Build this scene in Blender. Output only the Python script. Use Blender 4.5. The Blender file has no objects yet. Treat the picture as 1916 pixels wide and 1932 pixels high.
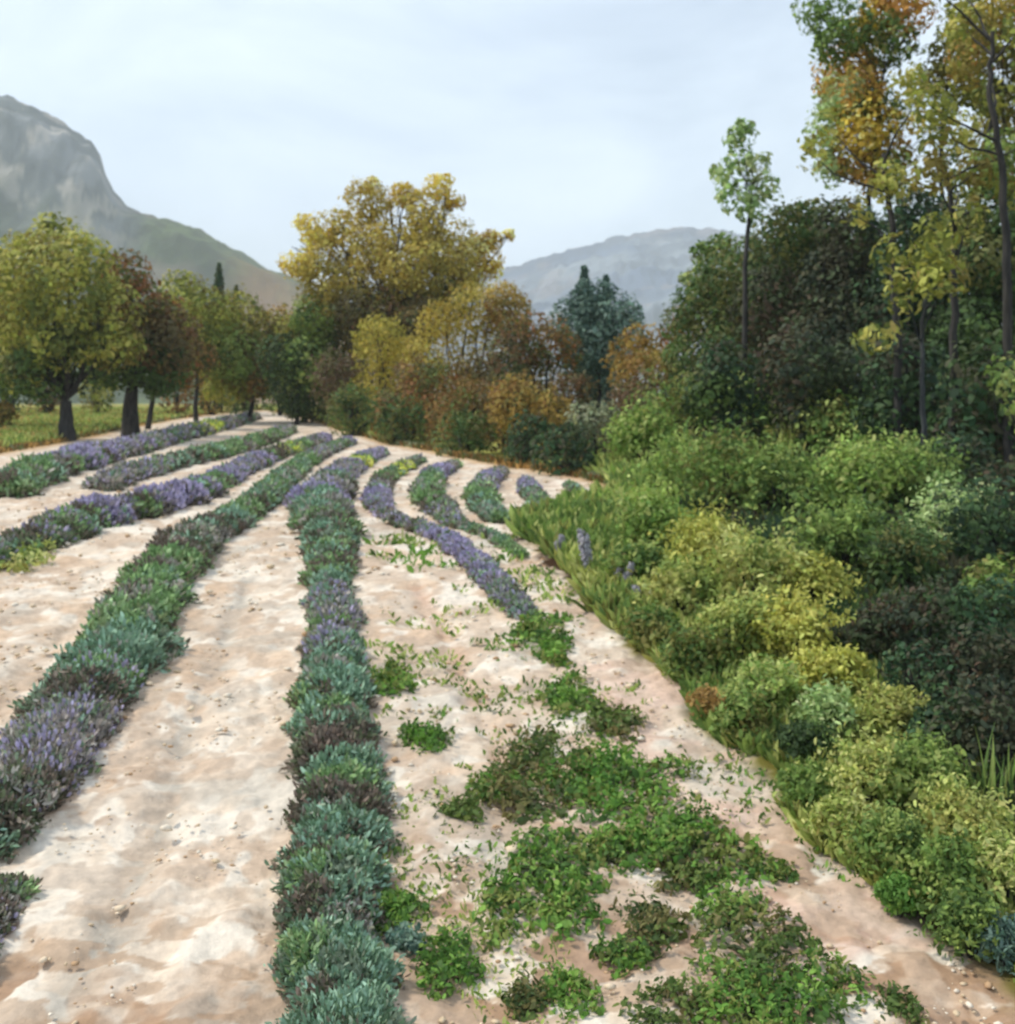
import bpy, math, random
import numpy as np

# ------------------------------------------------------------------ scene, camera, light
sc = bpy.context.scene
C = sc.collection
R = math.radians
FPX, CX, HV = 2100.0, 958.0, 760.0      # focal length, centre column and eye-level row, in the units the layout was surveyed in
CAMZ = 2.5

cam_data = bpy.data.cameras.new("camera")
cam = bpy.data.objects.new("camera", cam_data); C.objects.link(cam)
cam.location = (0, 0, CAMZ); cam.rotation_euler = (R(90), 0, 0)
cam_data.sensor_fit = 'VERTICAL'; cam_data.sensor_height = 24.0
cam_data.lens = FPX / 1932.0 * 24.0
cam_data.shift_y = -(966.0 - HV) / 1932.0
cam_data.clip_start = 0.05; cam_data.clip_end = 9000
cam_data.dof.use_dof = True
cam_data.dof.focus_distance = 1.6
cam_data.dof.aperture_fstop = 5.6
sc.camera = cam

SUN_AZ, SUN_EL = R(-78), R(50)           # azimuth from straight ahead (+Y), negative to the left
w = bpy.data.worlds.new("World"); sc.world = w; w.use_nodes = True
nt = w.node_tree; nt.nodes.clear()
out = nt.nodes.new('ShaderNodeOutputWorld'); bg = nt.nodes.new('ShaderNodeBackground')
sky = nt.nodes.new('ShaderNodeTexSky'); sky.sky_type = 'NISHITA'; sky.sun_disc = False
sky.sun_elevation = SUN_EL; sky.sun_rotation = SUN_AZ
sky.air_density = 1.0; sky.dust_density = 2.0; sky.ozone_density = 1.0
tc = nt.nodes.new('ShaderNodeTexCoord')
mp = nt.nodes.new('ShaderNodeMapping'); mp.inputs['Scale'].default_value = (1.6, 1.6, 3.2)
n1 = nt.nodes.new('ShaderNodeTexNoise'); n1.inputs['Scale'].default_value = 2.3; n1.inputs['Detail'].default_value = 5
n1.inputs['Roughness'].default_value = 0.5; n1.inputs['Distortion'].default_value = 0.5
rmp = nt.nodes.new('ShaderNodeMapRange'); rmp.inputs['From Min'].default_value = 0.34; rmp.inputs['From Max'].default_value = 0.68
rmp.inputs['To Min'].default_value = 0.45; rmp.inputs['To Max'].default_value = 0.97
mx = nt.nodes.new('ShaderNodeMixRGB'); mx.inputs['Color2'].default_value = (6.7, 7.75, 9.0, 1)
bg.inputs['Strength'].default_value = 0.10
L = nt.links.new
L(tc.outputs['Generated'], mp.inputs['Vector']); L(mp.outputs[0], n1.inputs['Vector'])
L(n1.outputs['Fac'], rmp.inputs['Value']); L(rmp.outputs[0], mx.inputs['Fac'])
L(sky.outputs[0], mx.inputs['Color1']); L(mx.outputs[0], bg.inputs['Color']); L(bg.outputs[0], out.inputs['Surface'])

sd = bpy.data.lights.new("sun", 'SUN'); sd.energy = 2.3; sd.angle = R(6); sd.color = (1.0, 0.93, 0.82)
sun = bpy.data.objects.new("sun", sd); C.objects.link(sun)
sun.rotation_euler = (R(90) - SUN_EL, 0, -SUN_AZ + math.pi)
sun.rotation_euler = (math.pi/2 - SUN_EL, 0, math.pi - SUN_AZ)
sc.view_settings.view_transform = 'Standard'; sc.view_settings.look = 'None'
sc.view_settings.gamma = 1; sc.view_settings.exposure = 0.52
sc.cycles.use_denoising = True
sc.cycles.max_bounces = 5; sc.cycles.transparent_max_bounces = 4; sc.cycles.volume_bounces = 1
sc.cycles.diffuse_bounces = 3; sc.cycles.transmission_bounces = 3

# ------------------------------------------------------------------ maths helpers
def lin(c):
    c = np.asarray(c, float) / 255.0
    return np.where(c <= 0.04045, c / 12.92, ((c + 0.055) / 1.055) ** 2.4)

def _h(ix, iy, iz, seed):
    n = (ix * 73856093) ^ (iy * 19349663) ^ (iz * 83492791) ^ (seed * 2654435761 & 0x7fffffff)
    n = (n ^ (n >> 13)) * 1274126177 & 0x7fffffff
    n = (n ^ (n >> 16)) * 668265263 & 0x7fffffff
    return ((n ^ (n >> 15)) & 0xffff) / 65535.0

def vnoise(p, f=1.0, seed=0):
    q = np.asarray(p, float) * f + 1000.0
    i = np.floor(q).astype(np.int64); t = q - i; t = t * t * (3 - 2 * t)
    r = 0
    for dx in (0, 1):
        wx = t[:, 0] if dx else 1 - t[:, 0]
        for dy in (0, 1):
            wy = t[:, 1] if dy else 1 - t[:, 1]
            for dz in (0, 1):
                wz = t[:, 2] if dz else 1 - t[:, 2]
                r = r + wx * wy * wz * _h(i[:, 0] + dx, i[:, 1] + dy, i[:, 2] + dz, seed)
    return r

def fbm(p, f=1.0, seed=0, o=3):
    s, a, t = 0, 1.0, 0
    for k in range(o):
        s = s + a * vnoise(p, f * 2 ** k, seed + k * 17); t += a; a *= 0.5
    return s / t

# right-hand edge of the ploughed soil, (row, column), from the nose of the field down to the camera's feet
EDGE = [(925, 1160), (940, 1168), (965, 1110), (1000, 975), (1070, 1050), (1150, 1128), (1230, 1200), (1310, 1300), (1370, 1335),
        (1430, 1440), (1520, 1500), (1600, 1570), (1700, 1690), (1800, 1840), (1932, 1960), (2600, 2700)]
# far edge of the soil, (column, row)
FAR = [(-900, 930), (-300, 885), (0, 855), (100, 838), (200, 818), (300, 797), (400, 782), (500, 774), (560, 786), (640, 812), (720, 835), (860, 862),
       (960, 880), (1060, 895), (1130, 908), (1160, 922), (1300, 960)]

def base_z(Y):
    s1, s2, Y0 = 0.076, 0.0155, 14.2
    a = 1.6
    Y = np.asarray(Y, float)
    k = np.logaddexp(0, (Y - Y0) / a) * a            # smooth max(0, Y-Y0)
    z = s1 * Y - (s1 - s2) * k
    far = np.clip(Y - 75, 0, None)
    z = z - s2 * far                                 # level beyond 75 m
    return np.minimum(z, CAMZ - 0.2)

def Yof(v):
    lo, hi = 1.2, 400.0
    for _ in range(50):
        m = (lo + hi) / 2
        if HV - FPX * (float(base_z(m)) - CAMZ) / m > v: lo = m
        else: hi = m
    return (lo + hi) / 2

_eY = np.array([Yof(v) for v, x in EDGE][::-1]); _eX = np.array([(x - CX) / FPX * Yof(v) for v, x in EDGE][::-1])
_fU = np.array([u for u, v in FAR], float); _fY = np.array([Yof(v) for u, v in FAR])

def edge_x(Y): return np.interp(Y, _eY, _eX, right=_eX[-1])
def far_Y(U): return np.interp(U, _fU, _fY)

def terrain(X, Y):
    X = np.asarray(X, float); Y = np.asarray(Y, float)
    z = base_z(np.maximum(Y, -5))
    d = X - np.interp(Y, np.array([-10, 3, 6, 9, 13, 17, 30, 80]), np.array([0, 1.6, 1.6, 1.1, .9, 1.7, 3.5, 9]))
    on = np.clip((30 - Y) / 12, 0, 1)
    z = z + on * np.clip(d, 0, 6) * 0.05
    return z

def unproject(x, v):
    """point of the terrain seen in direction (x, v)"""
    dx, dz = (x - CX) / FPX, (HV - v) / FPX
    Ys = np.geomspace(1.5, 300, 900)
    g = terrain(dx * Ys, Ys) - (CAMZ + dz * Ys)
    i = np.argmax(g > 0)
    if g[i] <= 0: i = len(Ys) - 1
    a, b = Ys[max(i - 1, 0)], Ys[i]
    for _ in range(25):
        m = (a + b) / 2
        if terrain(dx * m, m) - (CAMZ + dz * m) > 0: b = m
        else: a = m
    return np.array([dx * b, b, float(terrain(dx * b, b))])

def P(x, v, Y): return np.array([(x - CX) / FPX * Y, Y, CAMZ + (HV - v) / FPX * Y])

# ------------------------------------------------------------------ mesh helpers
def new_obj(name, verts, faces, mat, parent=None, col=None, smooth=False, origin=None):
    me = bpy.data.meshes.new(name)
    verts = np.asarray(verts, np.float32)
    if origin is not None: verts = verts - np.asarray(origin, np.float32)
    faces = np.asarray(faces, np.int32)
    n, k = faces.shape
    me.vertices.add(len(verts)); me.vertices.foreach_set('co', verts.ravel())
    me.loops.add(n * k); me.loops.foreach_set('vertex_index', faces.ravel())
    me.polygons.add(n); me.polygons.foreach_set('loop_start', np.arange(0, n * k, k, dtype=np.int32))
    if smooth: me.polygons.foreach_set('use_smooth', np.ones(n, bool))
    me.update(calc_edges=True)
    if col is not None:
        a = me.attributes.new('Col', 'FLOAT_COLOR', 'POINT')
        c4 = np.ones((len(verts), 4), np.float32); c4[:, :3] = col
        a.data.foreach_set('color', c4.ravel())
    me.materials.append(mat)
    o = bpy.data.objects.new(name, me); C.objects.link(o)
    if parent is not None: o.parent = parent
    elif origin is not None: o.location = [float(q) for q in origin]
    return o

def tag(o, label, cat, group=None, kind=None):
    if label: o['label'] = label
    if cat: o['category'] = cat
    if group: o['group'] = group
    if kind: o['kind'] = kind

def thing(name, loc, label, cat, group=None):
    o = bpy.data.objects.new(name, None); C.objects.link(o)
    o.location = [float(q) for q in loc]; o.empty_display_size = 0.2
    tag(o, label, cat, group)
    return o

def unit(a): return a / np.maximum(np.linalg.norm(a, axis=1, keepdims=True), 1e-9)

def leaf_mesh(P_, N_, D_, ln, wd, bend=0.12):
    """one rounded leaf (6 corners, folded) per point"""
    n = len(P_)
    S_ = unit(np.cross(N_, D_)); D_ = unit(D_); N_ = unit(np.cross(D_, S_))
    ln = np.broadcast_to(ln, (n,))[:, None]; wd = np.broadcast_to(wd, (n,))[:, None]
    a = P_ - D_ * ln * .5 - N_ * ln * bend
    b1 = P_ - D_ * ln * .18 + S_ * wd * .5
    c1 = P_ + D_ * ln * .24 + S_ * wd * .42
    t = P_ + D_ * ln * .5 - N_ * ln * bend
    c2 = P_ + D_ * ln * .24 - S_ * wd * .42
    b2 = P_ - D_ * ln * .18 - S_ * wd * .5
    V = np.stack([a, b1, c1, t, c2, b2], 1).reshape(-1, 3)
    i = np.arange(n)[:, None] * 6
    F = np.concatenate([i + np.array([[0, 1, 2, 5]]), i + np.array([[2, 3, 4, 5]])], 0)
    return V, F

class Tubes:
    def __init__(s): s.v = []; s.f = []; s.n = 0
    def add(s, pts, rad, k=7):
        pts = np.asarray(pts, float); m = len(pts)
        t = unit(np.gradient(pts, axis=0))
        up = np.array([0.31, 0.2, 0.93]) if abs(t[0, 2]) < .9 else np.array([1.0, .1, 0])
        a = unit(np.cross(t, up)); b = np.cross(t, a)
        ang = np.linspace(0, 2 * np.pi, k, endpoint=False)
        rad = np.broadcast_to(rad, (m,))
        ring = pts[:, None] + rad[:, None, None] * (a[:, None] * np.cos(ang)[None, :, None] + b[:, None] * np.sin(ang)[None, :, None])
        s.v.append(ring.reshape(-1, 3))
        for i in range(m - 1):
            for j in range(k):
                s.f.append((s.n + i * k + j, s.n + i * k + (j + 1) % k, s.n + (i + 1) * k + (j + 1) % k, s.n + (i + 1) * k + j))
        s.n += m * k
    def build(s, name, mat, parent, origin):
        return new_obj(name, np.concatenate(s.v), s.f, mat, parent, smooth=True, origin=origin)

# ------------------------------------------------------------------ materials
def mat_new(name):
    m = bpy.data.materials.new(name); m.use_nodes = True
    nt = m.node_tree; nt.nodes.clear()
    return m, nt, nt.nodes.new('ShaderNodeOutputMaterial')

def leaf_material(name, trans=0.3, rough=0.7, sat=1.0):
    m, nt, out = mat_new(name); L = nt.links.new
    at = nt.nodes.new('ShaderNodeAttribute'); at.attribute_name = 'Col'
    tc = nt.nodes.new('ShaderNodeTexCoord')
    nz = nt.nodes.new('ShaderNodeTexNoise'); nz.inputs['Scale'].default_value = 30; nz.inputs['Detail'].default_value = 2
    mr = nt.nodes.new('ShaderNodeMapRange'); mr.inputs['To Min'].default_value = 0.78; mr.inputs['To Max'].default_value = 1.22
    mul = nt.nodes.new('ShaderNodeVectorMath'); mul.operation = 'SCALE'
    L(tc.outputs['Object'], nz.inputs['Vector']); L(nz.outputs['Fac'], mr.inputs['Value'])
    L(at.outputs['Color'], mul.inputs[0]); L(mr.outputs[0], mul.inputs['Scale'])
    pb = nt.nodes.new('ShaderNodeBsdfPrincipled'); pb.inputs['Roughness'].default_value = rough
    pb.inputs['Specular IOR Level'].default_value = 0.25
    tr = nt.nodes.new('ShaderNodeBsdfTranslucent')
    mx = nt.nodes.new('ShaderNodeMixShader'); mx.inputs[0].default_value = trans
    L(mul.outputs[0], pb.inputs['Base Color']); L(mul.outputs[0], tr.inputs['Color'])
    L(pb.outputs[0], mx.inputs[1]); L(tr.outputs[0], mx.inputs[2]); L(mx.outputs[0], out.inputs['Surface'])
    return m

LEAF = leaf_material('leaf', 0.32)
LAV = leaf_material('lavender_leaf', 0.15, 0.85)
BLOOM = leaf_material('lavender_bloom', 0.2, 0.9)

def bark_material(name, c1, c2):
    m, nt, out = mat_new(name); L = nt.links.new
    tc = nt.nodes.new('ShaderNodeTexCoord'); mp = nt.nodes.new('ShaderNodeMapping'); mp.inputs['Scale'].default_value = (9, 9, 2)
    nz = nt.nodes.new('ShaderNodeTexNoise'); nz.inputs['Scale'].default_value = 1.5; nz.inputs['Detail'].default_value = 6
    cr = nt.nodes.new('ShaderNodeValToRGB')
    cr.color_ramp.elements[0].position = .35; cr.color_ramp.elements[0].color = (*c1, 1)
    cr.color_ramp.elements[1].position = .65; cr.color_ramp.elements[1].color = (*c2, 1)
    bp = nt.nodes.new('ShaderNodeBump'); bp.inputs['Strength'].default_value = .7; bp.inputs['Distance'].default_value = .03
    pb = nt.nodes.new('ShaderNodeBsdfPrincipled'); pb.inputs['Roughness'].default_value = .9
    L(tc.outputs['Object'], mp.inputs[0]); L(mp.outputs[0], nz.inputs['Vector']); L(nz.outputs['Fac'], cr.inputs[0])
    L(nz.outputs['Fac'], bp.inputs['Height']); L(bp.outputs[0], pb.inputs['Normal'])
    L(cr.outputs[0], pb.inputs['Base Color']); L(pb.outputs[0], out.inputs['Surface'])
    return m
BARK = bark_material('bark', (.016, .016, .015), (.05, .046, .04))
BARK_GREY = bark_material('grey_bark', (.02, .023, .024), (.06, .066, .066))
STEM = bark_material('green_stem', (.035, .05, .018), (.09, .11, .04))

def attr_surface(name, rough=.95, bump=.4, dist=.03, scale=14, spec=.15):
    """surface whose colour comes from the mesh's own colour layer, broken up by noise"""
    m, nt, out = mat_new(name); L = nt.links.new
    at = nt.nodes.new('ShaderNodeAttribute'); at.attribute_name = 'Col'
    tc = nt.nodes.new('ShaderNodeTexCoord')
    nz = nt.nodes.new('ShaderNodeTexNoise'); nz.inputs['Scale'].default_value = scale; nz.inputs['Detail'].default_value = 7
    nz.inputs['Roughness'].default_value = .65
    mr = nt.nodes.new('ShaderNodeMapRange'); mr.inputs['From Min'].default_value = .25; mr.inputs['From Max'].default_value = .75
    mr.inputs['To Min'].default_value = 0.8; mr.inputs['To Max'].default_value = 1.16
    mul = nt.nodes.new('ShaderNodeVectorMath'); mul.operation = 'SCALE'
    bp = nt.nodes.new('ShaderNodeBump'); bp.inputs['Strength'].default_value = bump; bp.inputs['Distance'].default_value = dist
    pb = nt.nodes.new('ShaderNodeBsdfPrincipled'); pb.inputs['Roughness'].default_value = rough; pb.inputs['Specular IOR Level'].default_value = spec
    L(tc.outputs['Object'], nz.inputs['Vector']); L(nz.outputs['Fac'], mr.inputs['Value'])
    L(at.outputs['Color'], mul.inputs[0]); L(mr.outputs[0], mul.inputs['Scale'])
    L(nz.outputs['Fac'], bp.inputs['Height']); L(bp.outputs[0], pb.inputs['Normal'])
    L(mul.outputs[0], pb.inputs['Base Color']); L(pb.outputs[0], out.inputs['Surface'])
    return m

def mixc(a, b, t): return a * (1 - t[:, None]) + b * t[:, None]
def sstep(x, a, b):
    t = np.clip((x - a) / (b - a), 0, 1); return t * t * (3 - 2 * t)

# ------------------------------------------------------------------ ground: one sheet to the horizon
def build_ground():
    r = np.concatenate([np.linspace(.6, 3.0, 20), np.geomspace(3.05, 20, 620), np.geomspace(20.2, 80, 220), np.geomspace(82, 7000, 70)])
    a_in = np.linspace(R(-31), R(31), 620)
    a_out = np.linspace(R(31), R(329), 90)[1:-1]
    ang = np.concatenate([a_in, a_out])
    RR, AA = np.meshgrid(r, ang, indexing='ij')
    X = (RR * np.sin(AA)).ravel(); Y = (RR * np.cos(AA)).ravel()
    Z = terrain(X, Y)
    p = np.stack([X, Y, np.zeros_like(X)], 1)
    Ys = np.maximum(Y, .5)
    U = CX + FPX * X / Ys
    # edge wobble
    wob = (fbm(p, 2.0, 5) - .5) * .5 + (fbm(p, 9.0, 6) - .5) * .25
    de = edge_x(Y) - X + wob * np.clip(Ys / 12, .5, 1.5)           # >0 inside
    fy = far_Y(U)
    df = (fy - Y) / np.maximum(fy, 1) * 12 + wob * .6
    soil = sstep(de, -.06, .1) * np.where(Y > 0, sstep(df, -.12, .15), 1)
    soil = np.where((Y < 1) & (X < 2.2), 1, soil)
    # soil colours
    cream = lin((226, 208, 186)); pale = lin((236, 224, 206)); peach = lin((222, 188, 154)); brown = lin((176, 146, 120)); tan = lin((204, 180, 156)); grey = lin((186, 178, 164))
    pink = lin((212, 180, 160))
    q = np.stack([X, Y * .8, np.zeros_like(X)], 1)
    c = mixc(np.tile(cream, (len(X), 1)), pale, sstep(fbm(q, 3.4, 11, 5), .48, .6))
    c = mixc(c, tan, .8 * sstep(fbm(q, 2.2, 12, 4), .53, .6))
    c = mixc(c, peach, .42 * sstep(fbm(q, 2.4, 13, 3), .56, .68))
    c = mixc(c, pale, .9 * sstep(fbm(q, 6.5, 14, 2), .6, .66))
    near = sstep(-Y, -7.5, -4.2)
    c = mixc(c, brown, sstep(fbm(np.stack([X * .9, Y * 1.25, 0 * X], 1), 5.2, 15, 3), .53, .58) * (.25 + .75 * near) * sstep(fbm(q, .8, 18, 2), .35, .5))
    c = mixc(c, grey, .5 * sstep(fbm(q, 1.9, 16, 3), .58, .68))
    rightside = sstep(X - 0.03 * Y, -.2, .6)
    c = mixc(c, pink, .7 * rightside * sstep(fbm(q, 2.7, 17, 3), .5, .62))
    # wheel track between the two near rows
    # meadow colours
    ml = lin((158, 158, 84)); mg = lin((124, 130, 66)); mo = lin((150, 112, 48)); md = lin((58, 70, 34))
    s = np.stack([X, Y * .5, 0 * X], 1)
    m = mixc(np.tile(mg, (len(X), 1)), ml, sstep(fbm(s, .35, 21), .38, .55))
    m = mixc(m, mo, .7 * sstep(fbm(s, .5, 22), .52, .66)); m = mixc(m, md, .6 * sstep(fbm(s, .8, 23), .55, .68))
    # bank colours
    bk = lin((70, 74, 38)); bb = lin((66, 48, 34)); by = lin((124, 116, 54))
    b = mixc(np.tile(bk, (len(X), 1)), bb, sstep(fbm(q, 1.2, 31), .45, .6)); b = mixc(b, by, .7 * sstep(fbm(q, 2.2, 32), .52, .64))
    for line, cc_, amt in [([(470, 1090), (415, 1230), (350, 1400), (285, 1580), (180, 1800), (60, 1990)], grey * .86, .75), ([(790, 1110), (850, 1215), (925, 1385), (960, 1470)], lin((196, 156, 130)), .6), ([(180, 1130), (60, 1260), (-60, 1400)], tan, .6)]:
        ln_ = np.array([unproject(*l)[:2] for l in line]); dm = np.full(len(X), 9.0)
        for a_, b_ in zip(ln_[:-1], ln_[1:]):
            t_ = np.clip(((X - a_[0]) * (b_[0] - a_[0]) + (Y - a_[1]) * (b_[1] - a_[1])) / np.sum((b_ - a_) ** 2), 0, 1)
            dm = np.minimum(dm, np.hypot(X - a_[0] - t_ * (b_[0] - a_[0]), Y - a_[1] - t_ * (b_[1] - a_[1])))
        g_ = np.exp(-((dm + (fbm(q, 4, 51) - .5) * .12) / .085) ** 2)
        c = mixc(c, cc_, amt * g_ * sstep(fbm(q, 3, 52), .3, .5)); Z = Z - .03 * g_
    umb = lin((172, 140, 110))
    c = mixc(c, umb, .6 * sstep(-Y, -5.2, -4.3) * sstep(fbm(np.stack([X * .8, Y * 1.6, 0 * X], 1), 6.5, 61, 4), .55, .6))
    c = mixc(c, tan * .92, .55 * sstep(fbm(q, 4.5, 62, 4), .53, .58))
    c = c * .9
    other = np.where(((X > edge_x(Y) - .4) & (Y < 40))[:, None], b, m)
    # ochre rim of the soil along its far edge
    rim = mixc(c, lin((190, 152, 104)), .7 * sstep(-df, -.9, -.1) * np.where(Y > 10, 1, 0))
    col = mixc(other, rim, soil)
    # relief
    Z = Z + soil * np.clip(1.3 - Y / 40, .2, 1) * ((fbm(p, 2.6, 41, 3) - .5) * .09 + (fbm(p, 8, 42, 3) - .5) * .04 + (fbm(p, 20, 43, 2) - .5) * .012)
    Z = Z + (1 - soil) * np.clip(fbm(p, 1.5, 44, 3) - .4, 0, 1) * .12
    na, nr = len(ang), len(r)
    i = np.arange(nr - 1)[:, None]; j = np.arange(na)[None, :]; j2 = (j + 1) % na
    F = np.stack([i * na + j, i * na + j2, (i + 1) * na + j2, (i + 1) * na + j], -1).reshape(-1, 4)
    V = np.stack([X, Y, Z], 1)
    cv = np.array([[0, 0, float(terrain(0, 0.0))]]); ci = len(V)
    V = np.concatenate([V, cv]); col = np.concatenate([col, col[:1]])
    F2 = np.stack([np.full(na, ci), j[0], j2[0], j2[0]], 1)     # closing fan under the camera
    m = attr_surface('soil_and_meadow', .97, .55, .02, 18, .1)
    me_F = F
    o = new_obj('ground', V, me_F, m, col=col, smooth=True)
    o['kind'] = 'structure'
    return o
build_ground()

# ------------------------------------------------------------------ mountains
def mountain(name, ridge, d0, d1, u0, u1, kindcol, seed, label):
    nu, nt_ = 420, 130
    us = np.linspace(u0, u1, nu)
    rx = np.array([a for a, b in ridge], float); rv = np.array([b for a, b in ridge], float)
    T = np.concatenate([np.linspace(0, 1, 100), 1 + np.linspace(.02, .9, 30)])
    UU, TT = np.meshgrid(us, T, indexing='ij')
    dist = d0 + (d1 - d0) * TT
    rid = np.interp(UU, rx, rv)
    hr = (HV - rid) / FPX * d1                    # ridge height over eye level
    k = kindcol['profile']
    prof = np.interp(TT, k[0], k[1])
    X = (UU - CX) / FPX * dist; Y = dist
    p = np.stack([X.ravel() / 100, Y.ravel() / 100, np.zeros(X.size)], 1)
    n = (fbm(p, 1.1, seed, 5) - .5).reshape(X.shape); gul = np.abs(fbm(p * [2.2, .6, 1], 1.3, seed + 3, 4) - .5).reshape(X.shape)
    env = np.clip(TT, 0, 1) * np.clip(1.15 - TT, .12, 1)
    Z = CAMZ - 6 + (hr + 6) * prof + hr * (n * .5 - gul * .5) * env + (fbm(p, 9, seed + 9, 3).reshape(X.shape) - .5) * d1 * .004 * np.clip(TT * 3, 0, 1)
    V = np.stack([X.ravel(), Y.ravel(), Z.ravel()], 1)
    col = kindcol['col'](UU.ravel(), TT.ravel(), V, seed)
    i = np.arange(nu - 1)[:, None]; j = np.arange(len(T) - 1)[None, :]; m = len(T)
    F = np.stack([i * m + j, (i + 1) * m + j, (i + 1) * m + j + 1, i * m + j + 1], -1).reshape(-1, 4)
    o = new_obj(name, V, F, attr_surface(name + '_rock', .95, .8, 6, .03, .1), col=col, smooth=True)
    tag(o, label, 'mountain', None, 'structure')
    return o

def col_left(U, T, V, seed):
    p = V / 100
    rock = lin((128, 132, 134)); dark = lin((56, 68, 68)); green = lin((76, 92, 52)); green2 = lin((50, 66, 38)); orange = lin((160, 118, 80)); mauve = lin((132, 112, 108))
    c = mixc(np.tile(rock, (len(U), 1)), dark, .7 * sstep(fbm(p * [1.5, .7, .8], 1.6, seed + 5, 4), .45, .6))
    c = mixc(c, dark, .75 * sstep(T, .88, .99)); c = mixc(c, dark, 0.5 * sstep(fbm(p * [3, .5, .6], 3.2, seed + 11, 4), .52, .58)); c = mixc(c, lin((176, 168, 156)), .6 * sstep(fbm(p * [2, .5, 2.5], 3.0, seed + 12, 3), .56, .62))
    g = mixc(np.tile(green, (len(U), 1)), green2, sstep(fbm(p, 2.5, seed + 6, 4), .42, .6))
    g = mixc(g, lin((44, 56, 34)), .7 * sstep(fbm(p, 14, seed + 13, 3), .52, .6)); g = mixc(g, mauve, .5 * sstep(fbm(p, 1.5, seed + 8, 3), .52, .66))
    low = sstep(-T, -.66, -.5) ; right = sstep(U, 190, 300)
    c = mixc(c, g, np.clip(np.maximum(low, right), 0, 1))
    o = sstep(U, 400, 500) * sstep(-T, -.9, -.6) * sstep(fbm(p, 2.0, seed + 7, 3), .3, .5)
    return mixc(c, orange, .6 * o)

def col_right(U, T, V, seed):
    p = V / 100
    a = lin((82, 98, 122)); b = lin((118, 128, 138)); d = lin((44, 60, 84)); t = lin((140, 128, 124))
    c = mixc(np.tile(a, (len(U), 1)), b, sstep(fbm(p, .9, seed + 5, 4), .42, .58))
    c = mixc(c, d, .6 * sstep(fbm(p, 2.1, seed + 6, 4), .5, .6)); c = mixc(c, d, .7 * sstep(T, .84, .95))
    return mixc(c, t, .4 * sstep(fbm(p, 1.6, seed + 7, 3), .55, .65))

mountain('mountain', [(-900, 420), (-500, 300), (-200, 190), (0, 178), (60, 192), (130, 236), (172, 262), (190, 292), (200, 330), (215, 362), (240, 388), (300, 410), (360, 424), (430, 462), (500, 503), (560, 532), (650, 575), (760, 660), (850, 740)],
         500, 1000, -900, 850, dict(profile=([0, .35, .58, .7, 1, 1.3, 1.9], [0, .22, .5, .8, 1, .8, .2]), col=col_left), 301, 'grey cliffed mountain with green lower slopes')
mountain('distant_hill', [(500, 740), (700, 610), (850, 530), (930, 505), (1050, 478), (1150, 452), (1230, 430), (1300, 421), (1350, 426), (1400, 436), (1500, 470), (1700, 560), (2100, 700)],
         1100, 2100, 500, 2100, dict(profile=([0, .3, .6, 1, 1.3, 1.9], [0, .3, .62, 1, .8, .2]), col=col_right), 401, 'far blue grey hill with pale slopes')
bpy.data.objects['mountain'].pop('category'); bpy.data.objects['distant_hill'].pop('category')

# ------------------------------------------------------------------ haze: the air between here and the mountains
hv = [(x, y, z) for x in (-2300, 2300) for y in (-40, 4200) for z in (-9, 330)]
hf = [(0, 1, 3, 2), (4, 6, 7, 5), (0, 4, 5, 1), (2, 3, 7, 6), (0, 2, 6, 4), (1, 5, 7, 3)]
hm, hnt, hout = mat_new('air')
pv = hnt.nodes.new('ShaderNodeVolumePrincipled'); pv.inputs['Color'].default_value = (.88, .945, 1, 1)
pv.inputs['Density'].default_value = 0.00036; pv.inputs['Anisotropy'].default_value = 0.1
hnt.links.new(pv.outputs[0], hout.inputs['Volume'])
hz = new_obj('haze', hv, hf, hm); tag(hz, None, None, None, 'stuff')

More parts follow.
